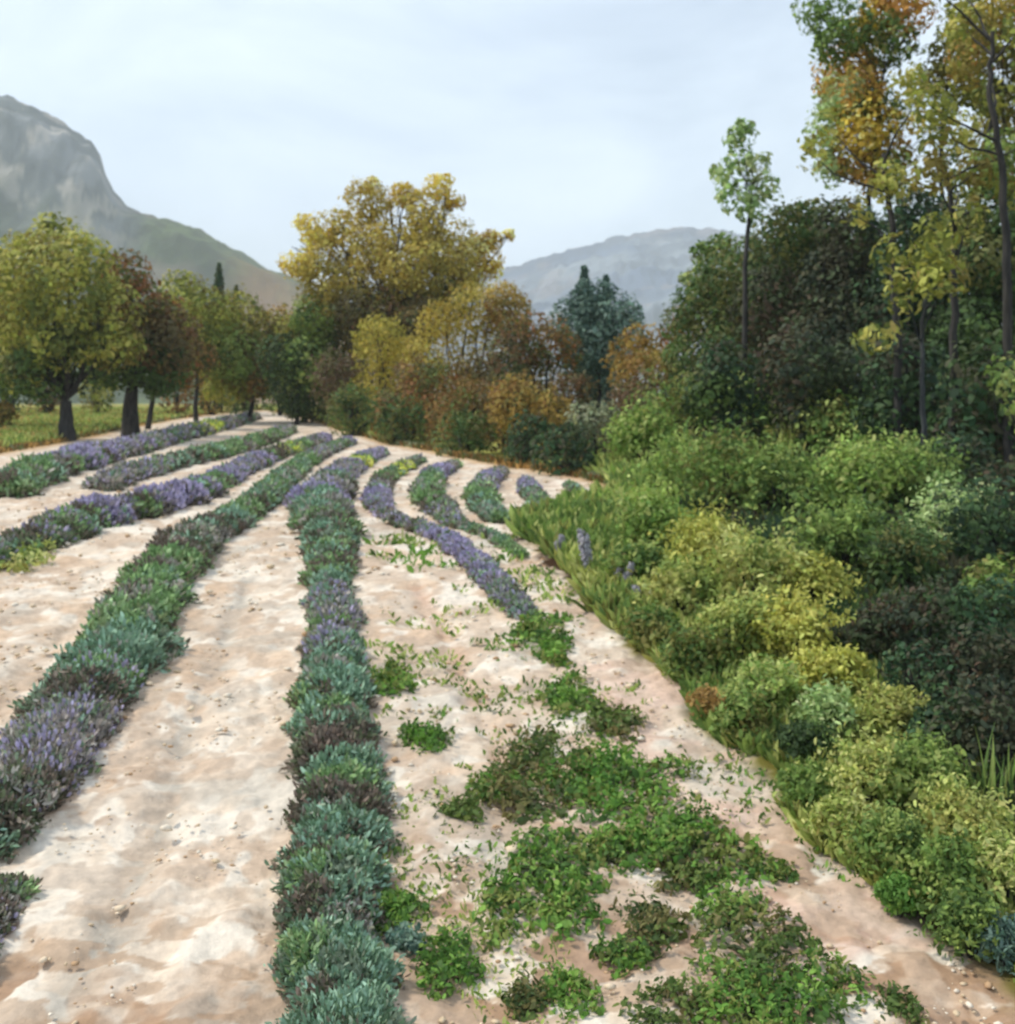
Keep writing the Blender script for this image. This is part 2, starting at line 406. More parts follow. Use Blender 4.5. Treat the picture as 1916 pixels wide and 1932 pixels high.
# ------------------------------------------------------------------ palettes
K = 1.75
def pal(*cs): return np.array([lin(c) * K for c in cs])
PAL = {
 'olive': pal((110,114,50), (132,134,62), (88,96,46), (148,144,76), (106,98,48)),
 'green': pal((84,106,52), (106,124,62), (70,90,46), (118,132,70)),
 'deep': pal((62,82,44), (78,98,52), (52,68,40), (88,90,50)),
 'russet': pal((104,84,46), (88,70,42), (116,92,50), (74,76,42), (82,90,46), (116,80,46)),
 'orange': pal((134,112,54), (118,98,50), (142,122,62), (100,94,48), (116,88,48)),
 'gold': pal((150,136,62), (134,120,52), (162,150,78), (140,124,56), (112,106,52)),
 'palegold':pal((186,172,84), (168,148,60), (198,186,116), (150,124,44)),
 'yellow': pal((148,148,68), (160,160,84), (132,134,62), (150,146,70)),
 'amber': pal((158,124,58), (142,106,50), (150,134,64), (122,116,56)),
 'mustard': pal((148,136,58), (158,146,70), (130,124,54)),
 'brown': pal((86,80,50), (76,70,46), (98,86,52), (68,76,46), (92,70,46)),
 'maroon': pal((92,76,56), (84,70,54), (104,86,60), (84,82,54), (74,78,50)),
 'teal':    pal((70,92,80), (84,106,94), (56,76,66), (104,124,110)),
 'greygreen':pal((112,118,90), (96,104,80), (124,126,100)),
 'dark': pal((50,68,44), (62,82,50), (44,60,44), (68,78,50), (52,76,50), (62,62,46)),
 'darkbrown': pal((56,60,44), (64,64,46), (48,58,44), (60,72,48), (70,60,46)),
 'lime': pal((114,134,64), (132,148,78), (98,122,58), (142,150,88), (86,106,52)),
 'lemon': pal((138,144,76), (150,154,88), (120,132,66), (156,158,98), (102,118,60), (130,130,70)),
 'mint': pal((144,160,108), (126,146,92), (162,172,126), (110,132,78)),
 'bankgreen': pal((90,112,54), (108,126,64), (74,96,48), (122,134,74), (100,100,52)),
 'weed': pal((84,118,48), (72,104,44), (104,132,60), (64,88,42), (104,112,58)),
 'weeddark': pal((74,92,46), (86,100,50), (62,76,42), (96,92,56)),
 'fawn':    pal((150,120,70), (172,140,86), (128,104,60)),
}

# ------------------------------------------------------------------ plants
rng = np.random.default_rng(7)

def crown_points(lobes, per, gap=0.0, gapf=1.0, seed=0, fill=.25, flat=1.0):
    """lobes: (centre, radius); returns points and outward directions"""
    Ps, Ns = [], []
    for ci, (c, r) in enumerate(lobes):
        n = int(per * (4 * r * r))
        d = unit(rng.normal(size=(n, 3)))
        rad = np.where(rng.random(n) < fill, rng.uniform(.25, .85, n), rng.normal(.95, .08, n))
        lump = 1 + .28 * (fbm(d * 1.0 + ci * 3.1, 1.7, seed + 3, 2) - .5) * 2
        p = c + d * (rad * lump * r)[:, None] * np.array([1, 1, flat])
        keep = np.ones(n, bool)
        for cj, (c2, r2) in enumerate(lobes):
            if cj != ci:
                q = np.linalg.norm((p - c2) / np.array([1, 1, flat]), axis=1)
                keep &= ~((q < r2 * .72) & (rng.random(n) < .8))
        Ps.append(p[keep]); Ns.append(d[keep])
    Pp = np.concatenate(Ps); Nn = np.concatenate(Ns)
    if gap > 0:
        g = fbm(Pp, gapf, seed + 50, 2)
        k = g > (.5 - .2 + gap * .4)
        Pp, Nn = Pp[k], Nn[k]
    return Pp, Nn

def foliage(Pp, Nn, pals, patch, size, aspect, seed, jitter=.42, up=.2, var=.11):
    n = len(Pp)
    N_ = unit(Nn + rng.normal(size=(n, 3)) * jitter + np.array([0, 0, up]))
    D_ = rng.normal(size=(n, 3)) + np.array([0, 0, .5]); D_ = D_ - N_ * np.sum(D_ * N_, 1, keepdims=True)
    ln = size * rng.lognormal(-.06, .34, n).clip(.4, 1.45)
    V, F = leaf_mesh(Pp, N_, D_, ln, ln * aspect * rng.uniform(.5, 1.35, n))
    t = fbm(Pp, patch, seed, 2)
    t = np.clip((t - .5) * 1.9 + .5 + rng.normal(size=n) * .10, 0, .999)
    idx = (t * len(pals)).astype(int)
    order = np.random.default_rng(seed).permutation(len(pals))
    c = pals[order[idx]] * (1 + rng.normal(size=(n, 1)) * var).clip(.5, 1.6)
    c = np.clip(c * (1 + rng.normal(size=(n, 3)) * .04), .002, .9)
    return V, F, np.repeat(c, 6, 0)

def curve(a, b, wob, n=7, sag=0.0):
    t = np.linspace(0, 1, n)[:, None]
    p = a * (1 - t) + b * t
    off = np.cumsum(rng.normal(size=(n, 3)) * wob * np.linalg.norm(b - a) / n, 0)
    return p + off * np.sin(np.pi * t) + np.array([0, 0, -sag]) * np.sin(np.pi * t)

def tree(name, label, cat, Y, bx, lobes, pals, group, leaf=.16, per=150, gap=0., gapf=1., trunk=.12, bark=BARK, spread=.6, extra=3, patch=None, aspect=.55, fill=.3, lean=0, fork=.35, swell=1.0):
    """lobes: (column, row, radius in survey units, [palette])"""
    seed = int(abs(bx * 13 + Y * 7)) % 9973
    gx = (bx - CX) / FPX * Y
    base = np.array([gx, Y, float(terrain(gx, Y)) - .03])
    root = thing(name, base, label, cat, group)
    Ls = []
    s = Y / FPX
    for l in lobes:
        c = P(l[0], l[1], Y); r = l[2] * s * swell
        c[1] += rng.uniform(-1, 1) * r * spread
        Ls.append((c, r, l[3] if len(l) > 3 else None))
        for _ in range(extra):       # smaller clumps riding on each bough
            d = unit(rng.normal(size=(1, 3)))[0]; rr = r * rng.uniform(.3, .55)
            Ls.append((c + d * r * rng.uniform(.6, .95) * np.array([1, 1, .9]), rr, l[3] if len(l) > 3 else None))
    Vs, Fs, Cs, off = [], [], [], 0
    groups = {}
    for c, r, pk in Ls: groups.setdefault(pk or pals, []).append((c, r))
    per_ = per / (leaf / .16) ** 2
    for gi, (pk, ls) in enumerate(groups.items()):
        Pp, Nn = crown_points(ls, per_, gap, gapf, seed, fill)
        gz = terrain(Pp[:, 0], Pp[:, 1]); k = Pp[:, 2] > gz - .02
        Pp, Nn = Pp[k], Nn[k]
        V, F, Cc = foliage(Pp, Nn, PAL[pk], patch or .55, leaf, aspect, seed + gi)
        Vs.append(V); Fs.append(F + off); Cs.append(Cc); off += len(V)
    new_obj('crown', np.concatenate(Vs), np.concatenate(Fs), LEAF, root, np.concatenate(Cs), origin=base)
    # trunk with limbs reaching into every bough
    T = Tubes()
    cen = np.mean([c for c, r, _ in Ls], 0); lowz = min(c[2] - r for c, r, _ in Ls)
    forkp = np.array([base[0] + lean * .5, Y, base[2] + max((cen[2] - base[2]) * fork * 1.6, .2)])
    forkp[0] = base[0] * .6 + cen[0] * .4 + lean
    tp = curve(base, forkp, .12, 8)
    T.add(tp, np.linspace(trunk * 1.35, trunk * .8, 8), 9)
    for c, r, _ in Ls:
        big = r > max(q[1] for q in Ls) * .5
        b = curve(forkp, c + unit(rng.normal(size=(1, 3)))[0] * r * .3, .25, 7)
        T.add(b, np.linspace(trunk * (.32 if big else .16), trunk * .05, 7), 6)
    T.build('trunk', bark, root, base)
    return root

def shrub(name, label, cat, x, v, r, pk, group, Y=None, leaf=None, tall=1.0, per=170, gap=0.1, n=5, spiky=0., low=False, jitter=.6, patch=None):
    """mounded shrub whose middle is seen at (x, v) and whose foot is on the ground below it"""
    if Y is None:
        b = unproject(x, v + r * (.95 if not low else .2)); Y = float(b[1])
    s = Y / FPX; rr = r * s
    gx = (x - CX) * s; gz = float(terrain(gx, Y))
    base = np.array([gx, Y, gz])
    seed = int(x * 7 + v * 3) % 9973
    root = thing(name, base, label, cat, group)
    c = P(x, v, Y)
    leaf = leaf or np.clip(.0105 * Y ** .8, .018, .16)
    lobes = []
    for k in range(n):
        a = rng.uniform(0, 2 * np.pi); q = rng.uniform(.1, .95 if low else .55)
        cc = c + np.array([math.cos(a) * q * rr * 1.1, math.sin(a) * q * rr, rng.uniform(-.45, .3) * rr * (1 if not low else .3)])
        if low:                          # a mat: small mounds sitting on the soil, spread as far back as it looks wide
            lr = rr * rng.uniform(.24, .44); gx2 = gx + math.cos(a) * q * rr; gy2 = Y + math.sin(a) * q * rr * float(np.clip(Y / 3.0, 1, 2.6)) * .8
            lobes.append((np.array([gx2, gy2, float(terrain(gx2, gy2)) + lr * .2]), lr)); continue
        lobes.append((cc, rr * (rng.uniform(.38, .68) if n < 8 else rng.uniform(.26, .6))))
    hgt = c[2] - gz
    if hgt > rr * .5 and not low:            # skirt down to the ground
        lobes.append((np.array([gx, Y, gz + hgt * .45]), min(rr * .75, hgt * .8)))
    per_ = per * (.16 / leaf) ** 2
    Pp, Nn = crown_points(lobes, per_, gap, 1.6 / max(rr, .1), seed, .35, .6 if low else tall)
    gzz = terrain(Pp[:, 0], Pp[:, 1]); k = Pp[:, 2] > gzz + (-.01)
    Pp, Nn = Pp[k], Nn[k]
    V, F, Cc = foliage(Pp, Nn, PAL[pk], patch or min(1.1 / max(rr, .12), 4.5), leaf, .5, seed, jitter)
    Vs, Fs, Cs = [V], [F], [Cc]
    m = int((60 + spiky * 160) * (1 if rr < 1 else 1.6))     # shoots standing out of the outline
    d = unit(rng.normal(size=(m, 3)) + np.array([0, 0, .6])); d[:, 2] = np.abs(d[:, 2])
    li = rng.integers(0, len(lobes), m); cc = np.array([lobes[i][0] for i in li]); rl = np.array([lobes[i][1] for i in li])
    hops = 6
    for h in range(hops):
        pp = cc + d * (rl * (.9 + .38 * h / hops * (1 + spiky)))[:, None]
        pp[:, 2] = np.maximum(pp[:, 2], terrain(pp[:, 0], pp[:, 1]) + .02)
        pp = pp + rng.normal(size=pp.shape) * leaf * .35
        v2, f2, c2 = foliage(pp, unit(d + rng.normal(size=d.shape)), PAL[pk], 2.0, leaf * .8, .45, seed + 1)
        o = sum(len(q) for q in Vs); Vs.append(v2); Fs.append(f2 + o); Cs.append(c2)
    new_obj('foliage', np.concatenate(Vs), np.concatenate(Fs), LEAF, root, np.concatenate(Cs), origin=base)
    T = Tubes()
    for c3, r3 in lobes:
        T.add(curve(base + np.array([rng.normal() * .05 * rr, rng.normal() * .05 * rr, -.02]), c3 + d[0] * r3 * .2, .2, 6), np.linspace(.05, .012, 6) * min(rr, 1.2) * 1.2, 5)
    T.build('stem', BARK if not low else STEM, root, base)
    return root

# ------------------------------------------------------------------ lavender rows
LP = {
 'teal': pal((92,112,94), (78,98,78), (106,128,110), (68,86,64), (90,100,84)),
 'grn':  pal((82,104,66), (94,116,76), (70,90,56), (104,122,88), (86,96,66)),
 'grey': pal((112,106,100), (98,94,88), (120,116,108), (86,88,74), (88,102,82)),
 'pur':  pal((116,111,130), (106,100,118), (130,124,144), (98,94,100)),
 'dark': pal((80,70,62), (70,66,56), (88,80,70), (68,74,54)),
 'ylw':  pal((146,150,62), (126,138,60), (158,158,84)),
 'mix':  pal((94,104,88), (104,102,102), (84,98,72), (110,106,112)),
}
for _k in LP: LP[_k] = LP[_k] * 1.5
def lavender_row(label, pts, cols, seed, dens=1.0, lift=.22, far=1.2):
    """pts: (column, row, width) along the middle of the row; cols: a palette key per stretch"""
    P3 = []
    for x, v, wd in pts:
        wd = wd * (1 + (far - 1) * float(np.clip((1080 - v) / 90, 0, 1)))
        q = unproject(x, v + wd * lift); P3.append((*q, wd * q[1] / FPX * .5))
    P3 = np.array(P3)
    seg = np.r_[0, np.cumsum(np.linalg.norm(np.diff(P3[:, :2], axis=0), axis=1))]
    tot = seg[-1]
    # even stations along the row
    st, s = [], 0.0
    while s < tot:
        rr = np.interp(s, seg, P3[:, 3]); st.append(s); s += max(rr * .6, .08)
    st = np.array(st)
    def sm(a):
        f = np.interp(st, seg, a)
        for _ in range(3): f[1:-1] = (f[:-2] + 2 * f[1:-1] + f[2:]) / 4
        return f
    X, Y, Rr = sm(P3[:, 0]), sm(P3[:, 1]), sm(P3[:, 3])
    root_loc = (X[0], Y[0], float(terrain(X[0], Y[0])))
    root = thing('lavender_row', root_loc, label, 'lavender row', 'rows of lavender across the field')
    r_ = np.random.default_rng(seed)
    Vs, Fs, Cs, off = [], [], [], 0
    Vb, Fb, Cb, offb = [], [], [], 0
    for i in range(len(st)):
        R0 = Rr[i] * r_.uniform(.8, 1.12)
        c = np.array([X[i] + r_.normal() * R0 * .12, Y[i] + r_.normal() * R0 * .12, 0]); c[2] = float(terrain(c[0], c[1]))
        u = np.clip(st[i] / tot + r_.normal() * .35 / len(cols), 0, .999)
        key = cols[int(u * len(cols))]
        L0 = float(np.clip(.0098 * Y[i] ** .9, .02, .3)) * .88
        n = int(dens * 66 * (R0 / L0) ** 2) + 30
        th = r_.uniform(0, 2 * np.pi, n); ph = np.arccos(r_.uniform(-.05, 1, n))
        d = np.stack([np.sin(ph) * np.cos(th), np.sin(ph) * np.sin(th), np.cos(ph)], 1)
        rad = np.where(r_.random(n) < .35, r_.uniform(.35, .9, n), r_.normal(.97, .07, n))
        lump = 1 + .35 * (fbm(d + i * 1.7, 2.4, seed, 2) - .5) * 2
        p = c + d * (rad * lump * R0)[:, None] * np.array([1, 1, .8])
        p[:, 2] = np.maximum(p[:, 2], c[2] + .0)
        D_ = unit(d * .8 + np.array([0, 0, .4]) + r_.normal(size=(n, 3)) * .5)
        N_ = r_.normal(size=(n, 3)) + d * 1.2
        ln = L0 * r_.uniform(.7, 1.4, n)
        V, F = leaf_mesh(p, N_, D_, ln, ln * .36, .06)
        t = np.clip((fbm(p, 2.6 / max(R0, .15) * .5, seed + 9, 2) - .5) * 2 + .5 + r_.normal(size=n) * .12, 0, .999)
        pl = LP[key]; cc = pl[(t * len(pl)).astype(int)]
        # neighbouring colours creep in; woody undersides are dull brown
        alt = LP[['teal', 'grey', 'grn', 'dark'][int(r_.integers(4))]]
        sw = (fbm(p, 1.3 / max(R0, .15), seed + 31, 2) > .54) | (r_.random(n) < .1); cc = np.where(sw[:, None], alt[(r_.random(n) * len(alt)).astype(int)], cc)
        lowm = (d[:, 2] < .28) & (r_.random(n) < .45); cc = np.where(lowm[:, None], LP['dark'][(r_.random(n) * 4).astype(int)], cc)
        cc = cc * r_.normal(1, .13, (n, 1)).clip(.6, 1.4)
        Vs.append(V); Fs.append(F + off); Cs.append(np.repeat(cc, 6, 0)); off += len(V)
        pf = {'pur': .7, 'grey': .1, 'mix': .08, 'dark': .0, 'teal': .0}.get(key, .0)
        nb = int(n * .42 * pf)
        if nb > 3:
            thb = r_.uniform(0, 2 * np.pi, nb); phb = np.arccos(r_.uniform(.1, 1, nb))
            db = np.stack([np.sin(phb) * np.cos(thb), np.sin(phb) * np.sin(thb), np.cos(phb)], 1)
            for h in range(2):
                pb = c + db * R0 * (1.02 + .12 * h) * r_.uniform(.94, 1.06, (nb, 1)) * np.array([1, 1, .84])
                pb[:, 2] = np.maximum(pb[:, 2], c[2] + .03)
                lb = L0 * r_.uniform(.6, 1.0, nb)
                V, F = leaf_mesh(pb, r_.normal(size=(nb, 3)) + db * .3, unit(db + [0, 0, .9]), lb, lb * .55, .03)
                pc = LP['pur'][(r_.random(nb) * 4).astype(int)] * r_.normal(1, .14, (nb, 1)).clip(.6, 1.4)
                Vb.append(V); Fb.append(F + offb); Cb.append(np.repeat(pc, 6, 0)); offb += len(V)
    new_obj('foliage', np.concatenate(Vs), np.concatenate(Fs), LAV, root, np.concatenate(Cs), origin=root_loc)
    if Vb: new_obj('blossoms', np.concatenate(Vb), np.concatenate(Fb), BLOOM, root, np.concatenate(Cb), origin=root_loc)
    return root

lavender_row('middle lavender row running straight up from the bottom edge, teal and violet, widest of all',
    [(640, 2060, 250), (640, 1960, 240), (640, 1880, 235), (628, 1780, 205), (630, 1700, 180), (632, 1600, 165), (640, 1500, 160), (640, 1420, 142), (628, 1330, 122), (628, 1240, 108), (628, 1160, 86), (622, 1090, 76), (620, 1030, 80), (618, 985, 88), (604, 945, 76), (622, 908, 60), (650, 885, 42), (690, 862, 28), (722, 851, 18)],
    ['teal', 'teal', 'dark', 'teal', 'mix', 'grey', 'teal', 'grn', 'teal', 'grn', 'teal', 'pur', 'grey', 'teal', 'pur', 'grey', 'pur', 'ylw', 'grn', 'pur', 'pur', 'pur'], 11)
lavender_row('teal green lavender row curving up from the left edge of the picture to the crest',
    [(-420, 1740, 200), (-220, 1650, 220), (-70, 1560, 215), (25, 1490, 210), (72, 1430, 195), (115, 1365, 185), (172, 1275, 170), (232, 1190, 150), (285, 1110, 126), (325, 1050, 100), (372, 1003, 70), (430, 975, 50), (480, 948, 42), (530, 905, 34), (560, 880, 28), (600, 855, 22), (660, 832, 14)],
    ['dark', 'grey', 'teal', 'grn', 'grn', 'dark', 'teal', 'grn', 'teal', 'grn', 'teal', 'grn', 'teal', 'grn', 'grey', 'grey', 'mix', 'teal', 'grn', 'pur'], 12, far=1.5)
lavender_row('violet lavender row bending down right of the middle row and ending in green weeds',
    [(1000, 1155, 50), (968, 1130, 58), (925, 1085, 56), (892, 1050, 46), (850, 1018, 38), (800, 995, 32), (752, 980, 30), (724, 962, 34), (710, 935, 34), (722, 905, 32), (752, 884, 26), (792, 866, 18)],
    ['mix', 'pur', 'pur', 'grey', 'mix', 'pur', 'grey', 'dark', 'grn', 'ylw', 'grey', 'mix'], 13)
lavender_row('long violet grey lavender row swinging in from the left edge below the yellow green clump',
    [(-120, 1085, 75), (-20, 1040, 66), (60, 1015, 62), (130, 985, 60), (200, 960, 58), (290, 945, 52), (350, 930, 44), (400, 908, 34), (455, 882, 28), (510, 858, 24), (560, 842, 20), (614, 825, 14)],
    ['grey', 'dark', 'pur', 'grn', 'pur', 'grey', 'pur', 'dark', 'ylw', 'grn', 'grey', 'pur'], 14, far=1.75)
lavender_row('green and grey lavender row, second below the far left rim of the field',
    [(195, 908, 34), (240, 892, 34), (312, 872, 30), (375, 858, 28), (442, 843, 25), (500, 826, 20), (546, 810, 13)],
    ['grey', 'teal', 'grn', 'grn', 'grn', 'grey'], 15, far=1.9)
lavender_row('topmost lavender row along the far left rim under the two dark trunks',
    [(10, 915, 52), (60, 888, 46), (130, 868, 40), (190, 855, 34), (260, 838, 28), (340, 818, 24), (420, 800, 18), (480, 785, 11)],
    ['grn', 'pur', 'grey', 'grey', 'ylw', 'grey', 'mix', 'grey'], 16, far=2.0)
lavender_row('short crescent shaped dark green lavender row, fourth from the right nose of the field',
    [(862, 985, 26), (835, 962, 36), (815, 938, 40), (806, 915, 34), (820, 892, 26), (858, 875, 16)],
    ['grey', 'grn', 'grn', 'teal', 'pur', 'grey'], 17, far=1.45)
lavender_row('teal wisp of lavender crossing the crest toward the bank between two pale soil strips',
    [(985, 1045, 26), (945, 1018, 28), (905, 1000, 28), (868, 990, 24)], ['grn', 'teal', 'grn'], 18)
lavender_row('short curved grey violet lavender row, third from the right nose of the field',
    [(942, 975, 30), (916, 950, 36), (905, 925, 34), (920, 902, 26), (950, 886, 14)], ['teal', 'grn', 'grey', 'pur', 'grey'], 19, far=1.45)
lavender_row('small teal lavender row, second from the right nose of the field',
    [(1040, 958, 26), (1018, 945, 28), (1000, 925, 24), (992, 906, 15)], ['grn', 'teal', 'pur', 'pur'], 20, far=1.5)
lavender_row('tiny lavender row nearest the right nose of the field',
    [(1112, 945, 22), (1092, 930, 20), (1074, 914, 13)], ['grn', 'teal', 'grn'], 21, far=1.5)
lavender_row('corner of a dark lavender row at the very left, low beside the bottom edge',
    [(-100, 1830, 150), (-55, 1750, 140), (-15, 1670, 110)], ['dark', 'grey', 'dark'], 22)

# ------------------------------------------------------------------ weeds in the soil
WG = 'green weeds spread over the soil on the right'
def weed(label, x, v, r, pk='weed', flat=.42):
    return shrub('weed_clump', label, 'weed', x, v, r * 1.26, pk, WG, leaf=None, per=150, gap=.04, n=22, low=True, jitter=.6)
weed('yellow green clump ending the violet row at the left edge', 30, 1052, 48, 'lemon')
weed('small bright green clump on pale soil right of the middle row, upper one', 742, 1278, 40)
weed('small bright green clump on pale soil right of the middle row, lower one', 798, 1388, 40)
weed('green clump at the lower end of the violet right row', 1010, 1185, 50)
weed('leafy tuft just under the end of the violet right row', 1045, 1225, 32)
weed('dark green clump with a square outline where the right furrow begins', 1070, 1305, 54)
weed('olive clump beside reddish soil near the bank', 1150, 1345, 50, 'weeddark')
weed('big dark green mat at the centre of the weeds, top left lobe', 1030, 1425, 66, 'weeddark')
weed('bright green mat below the bank notch, top right lobe', 1180, 1440, 85)
weed('long dark mat shading the soil in mid field', 980, 1490, 72, 'weeddark')
weed('green tongue pointing left in mid field', 930, 1480, 40)
weed('low green mat joining the two big lobes', 1100, 1480, 70)
weed('small olive tuft between pale stones', 868, 1535, 34, 'weeddark')
weed('bright green mat in the middle of the weedy strip', 1220, 1560, 72)
weed('large round green mat next to the pale bank soil', 1320, 1580, 88)
weed('lower edge of the round mat, dark', 1300, 1640, 55, 'weeddark')
weed('green mat with a brownish middle, left of the round one', 1060, 1620, 84)
weed('bright patch above the brown soil hollow', 1140, 1600, 62)
weed('yellow green patch low in the weedy strip', 1075, 1700, 66)
weed('wide green patch at left of the strip near the sandy ground', 965, 1710, 72)
weed('mat curving under the pale band of soil', 1240, 1745, 62, 'weeddark')
weed('oval green tuft alone on pinkish soil by the bank', 1450, 1640, 34)
weed('fresh green patch right of the pale band', 1375, 1700, 58)
weed('dark teal green patch low on the right', 1450, 1780, 90, 'weeddark')
weed('broad bright mat near the bottom right', 1520, 1850, 92)
weed('green mat touching the bottom edge of the picture', 1400, 1880, 92)
weed('olive mat at the bottom beside pale stones', 1270, 1905, 70, 'weeddark')
weed('narrow green tuft at the bottom centre', 1085, 1870, 50)
weed('small dark tuft at the bottom left of the weeds', 985, 1880, 40, 'weeddark')
weed('green clump touching the middle row near the bottom', 850, 1810, 66)
weed('small olive patch with bluish tips hugging the middle row', 735, 1720, 50)
weed('tuft halfway between the bottom clump and the centre mat', 1170, 1800, 44)
weed('faint thin tuft above the bottom right path', 1700, 1905, 40, 'weeddark')
weed('blue green sprig at the foot of the middle row', 768, 1775, 30, 'teal')

# ------------------------------------------------------------------ left trees beyond the field
GL = 'trees beyond the left side of the field'
tree('broadleaf_tree', 'tall rounded olive green tree at the left with one dark leaning trunk', 'tree', 33, 128,
     [(95, 480, 66), (55, 540, 70), (150, 530, 80), (195, 590, 60), (100, 600, 85), (40, 640, 72), (150, 660, 62, 'deep'), (85, 690, 55, 'deep'), (215, 650, 45)], 'olive', GL, swell=1.14, leaf=.17, per=250, trunk=.2, fork=.2, patch=.6)
tree('broadleaf_tree', 'russet and brown tree with a thick dark trunk, right of the tall olive one', 'tree', 36, 246,
     [(240, 525, 46), (225, 580, 50), (275, 600, 62), (320, 640, 55, 'brown'), (250, 670, 62, 'deep'), (300, 690, 50, 'deep'), (215, 690, 40, 'deep')], 'russet', GL, swell=1.14, leaf=.17, per=250, trunk=.24, fork=.3)
tree('broadleaf_tree', 'small dark tree with a thin trunk tucked behind the russet one', 'tree', 42, 279,
     [(290, 640, 48), (330, 600, 45, 'olive'), (310, 690, 42), (350, 680, 45, 'russet')], 'deep', GL, swell=1.14, leaf=.17, per=250, trunk=.09)
tree('broadleaf_tree', 'orange tinged tree cut by the left edge of the picture', 'tree', 40, -30,
     [(-10, 560, 60, 'orange'), (20, 610, 55, 'orange'), (-40, 640, 80, 'olive'), (10, 690, 55), (-60, 560, 70)], 'green', GL, swell=1.14, leaf=.17, per=250, trunk=.2)
tree('broadleaf_tree', 'yellow green tree between the russet tree and the two small cypresses', 'tree', 48, 370,
     [(350, 560, 42), (400, 590, 45), (375, 640, 52), (420, 660, 50, 'green'), (340, 610, 40)], 'olive', GL, swell=1.14, leaf=.19, per=250, trunk=.09)
tree('broadleaf_tree', 'light green rounded tree under the orange slope', 'tree', 50, 470,
     [(455, 600, 45), (500, 640, 52), (440, 655, 46), (480, 700, 52, 'russet'), (440, 720, 40), (530, 610, 32, 'orange')], 'olive', GL, swell=1.14, leaf=.19, per=250, trunk=.09)
tree('broadleaf_tree', 'small bright green tree at the foot of the orange slope, left of the golden tree', 'tree', 46, 560,
     [(565, 640, 44), (600, 600, 42, 'green'), (540, 680, 45, 'deep'), (590, 690, 50, 'green'), (560, 735, 46, 'deep')], 'olive', GL, swell=1.14, leaf=.17, per=250, trunk=.08)
HB = 'low hedge bushes behind the left meadow'
for lb, x, v, r, pk, Yb in [
    ('dark green hedge bush at the far left behind the meadow', 20, 700, 50, 'deep', 58),
    ('russet hedge bush seen under the crown of the tall olive tree', 90, 715, 42, 'russet', 60),
    ('olive hedge bush seen between the two big trunks', 185, 705, 46, 'olive', 60),
    ('brown hedge bush right of the thin dark trunk', 335, 715, 40, 'russet', 58),
    ('orange brown hedge bush behind the right end of the meadow', 400, 705, 46, 'orange', 62),
    ('green hedge bush closing the meadow at its right end', 465, 710, 48, 'deep', 60),
    ('dark olive hedge bush touching the apex of the field', 530, 715, 46, 'green', 61),
    ('low orange bush at the left picture edge on the meadow', -10, 780, 40, 'orange', 40)]:
    shrub('hedge_bush', lb, 'bush', x, v, r, pk, HB, Y=Yb, leaf=.2, per=230)

def cypress(label, x, vt, vb, wd, Y, pk, sparse=0.):
    s = Y / FPX; gx = (x - CX) * s; gz = float(terrain(gx, Y))
    base = np.array([gx, Y, gz]); root = thing('cypress', base, label, 'cypress', 'slender dark cypresses')
    top = CAMZ + (HV - vt) * s; H = top - gz; n = int(5200)
    h = rng.random(n) ** .8; prof = np.sin(np.pi * np.clip(h * .92 + .08, 0, 1)) ** .55 * wd * .5 * s
    a = rng.uniform(0, 2 * np.pi, n); rad = prof * rng.normal(.9, .16, n) * (1 + .5 * (vnoise(np.stack([h * H, a, a * 0], 1), 1.6, 5) - .5))
    p = np.stack([gx + rad * np.cos(a), Y + rad * np.sin(a), gz + h * H], 1)
    d = np.stack([np.cos(a), np.sin(a), .4 + 0 * a], 1)
    V, F, Cc = foliage(p, d, PAL[pk], .8, .24, .4, int(x), .4)
    new_obj('foliage', V, F, LEAF, root, Cc, origin=base)
    T = Tubes(); T.add([base - [0, 0, .1], [gx, Y, gz + H * .5], [gx, Y, top - .1]], [.16, .1, .02], 7); T.build('trunk', BARK, root, base)
cypress('taller slender cypress standing before the orange slope at left', 414, 498, 600, 24, 66, 'dark')
cypress('short cypress just right of the taller one before the orange slope', 446, 540, 610, 20, 68, 'deep')
cypress('short cypress just left of the taller one before the orange slope', 384, 552, 610, 18, 68, 'deep')
cypress('grey green spire rising from the blue conifer, taller of its pair', 1103, 505, 640, 30, 40, 'teal')
cypress('thin grey green spire right of the taller one on the blue conifer', 1144, 522, 640, 18, 41, 'teal')
cypress('slim dark cypress tip between the two mid-picture spires', 1122, 560, 640, 16, 42, 'dark')

# ------------------------------------------------------------------ the golden tree and the hedge under it
GC = 'trees and bushes of the central hedge'
tree('golden_tree', 'big golden tree with a broad ragged crown above the central hedge', 'tree', 46, 735,
     [(700, 400, 50), (640, 440, 50), (590, 440, 34, 'palegold'), (572, 492, 36, 'palegold'), (640, 510, 62), (720, 470, 66), (790, 420, 52), (840, 450, 50), (860, 500, 52), (780, 520, 70), (905, 485, 40, 'palegold'),
      (700, 560, 70), (840, 560, 66, 'russet'), (620, 555, 52), (760, 600, 66, 'russet'), (680, 610, 50), (700, 352, 18, 'palegold'), (826, 352, 24, 'palegold'), (858, 385, 20, 'palegold'), (930, 450, 18, 'palegold'), (960, 442, 11, 'palegold'), (760, 372, 24, 'palegold'), (555, 470, 18, 'palegold')],
     'gold', GC, swell=1.08, leaf=.16, per=270, gap=.1, gapf=.9, trunk=.3, spread=.7, extra=3, patch=.5)
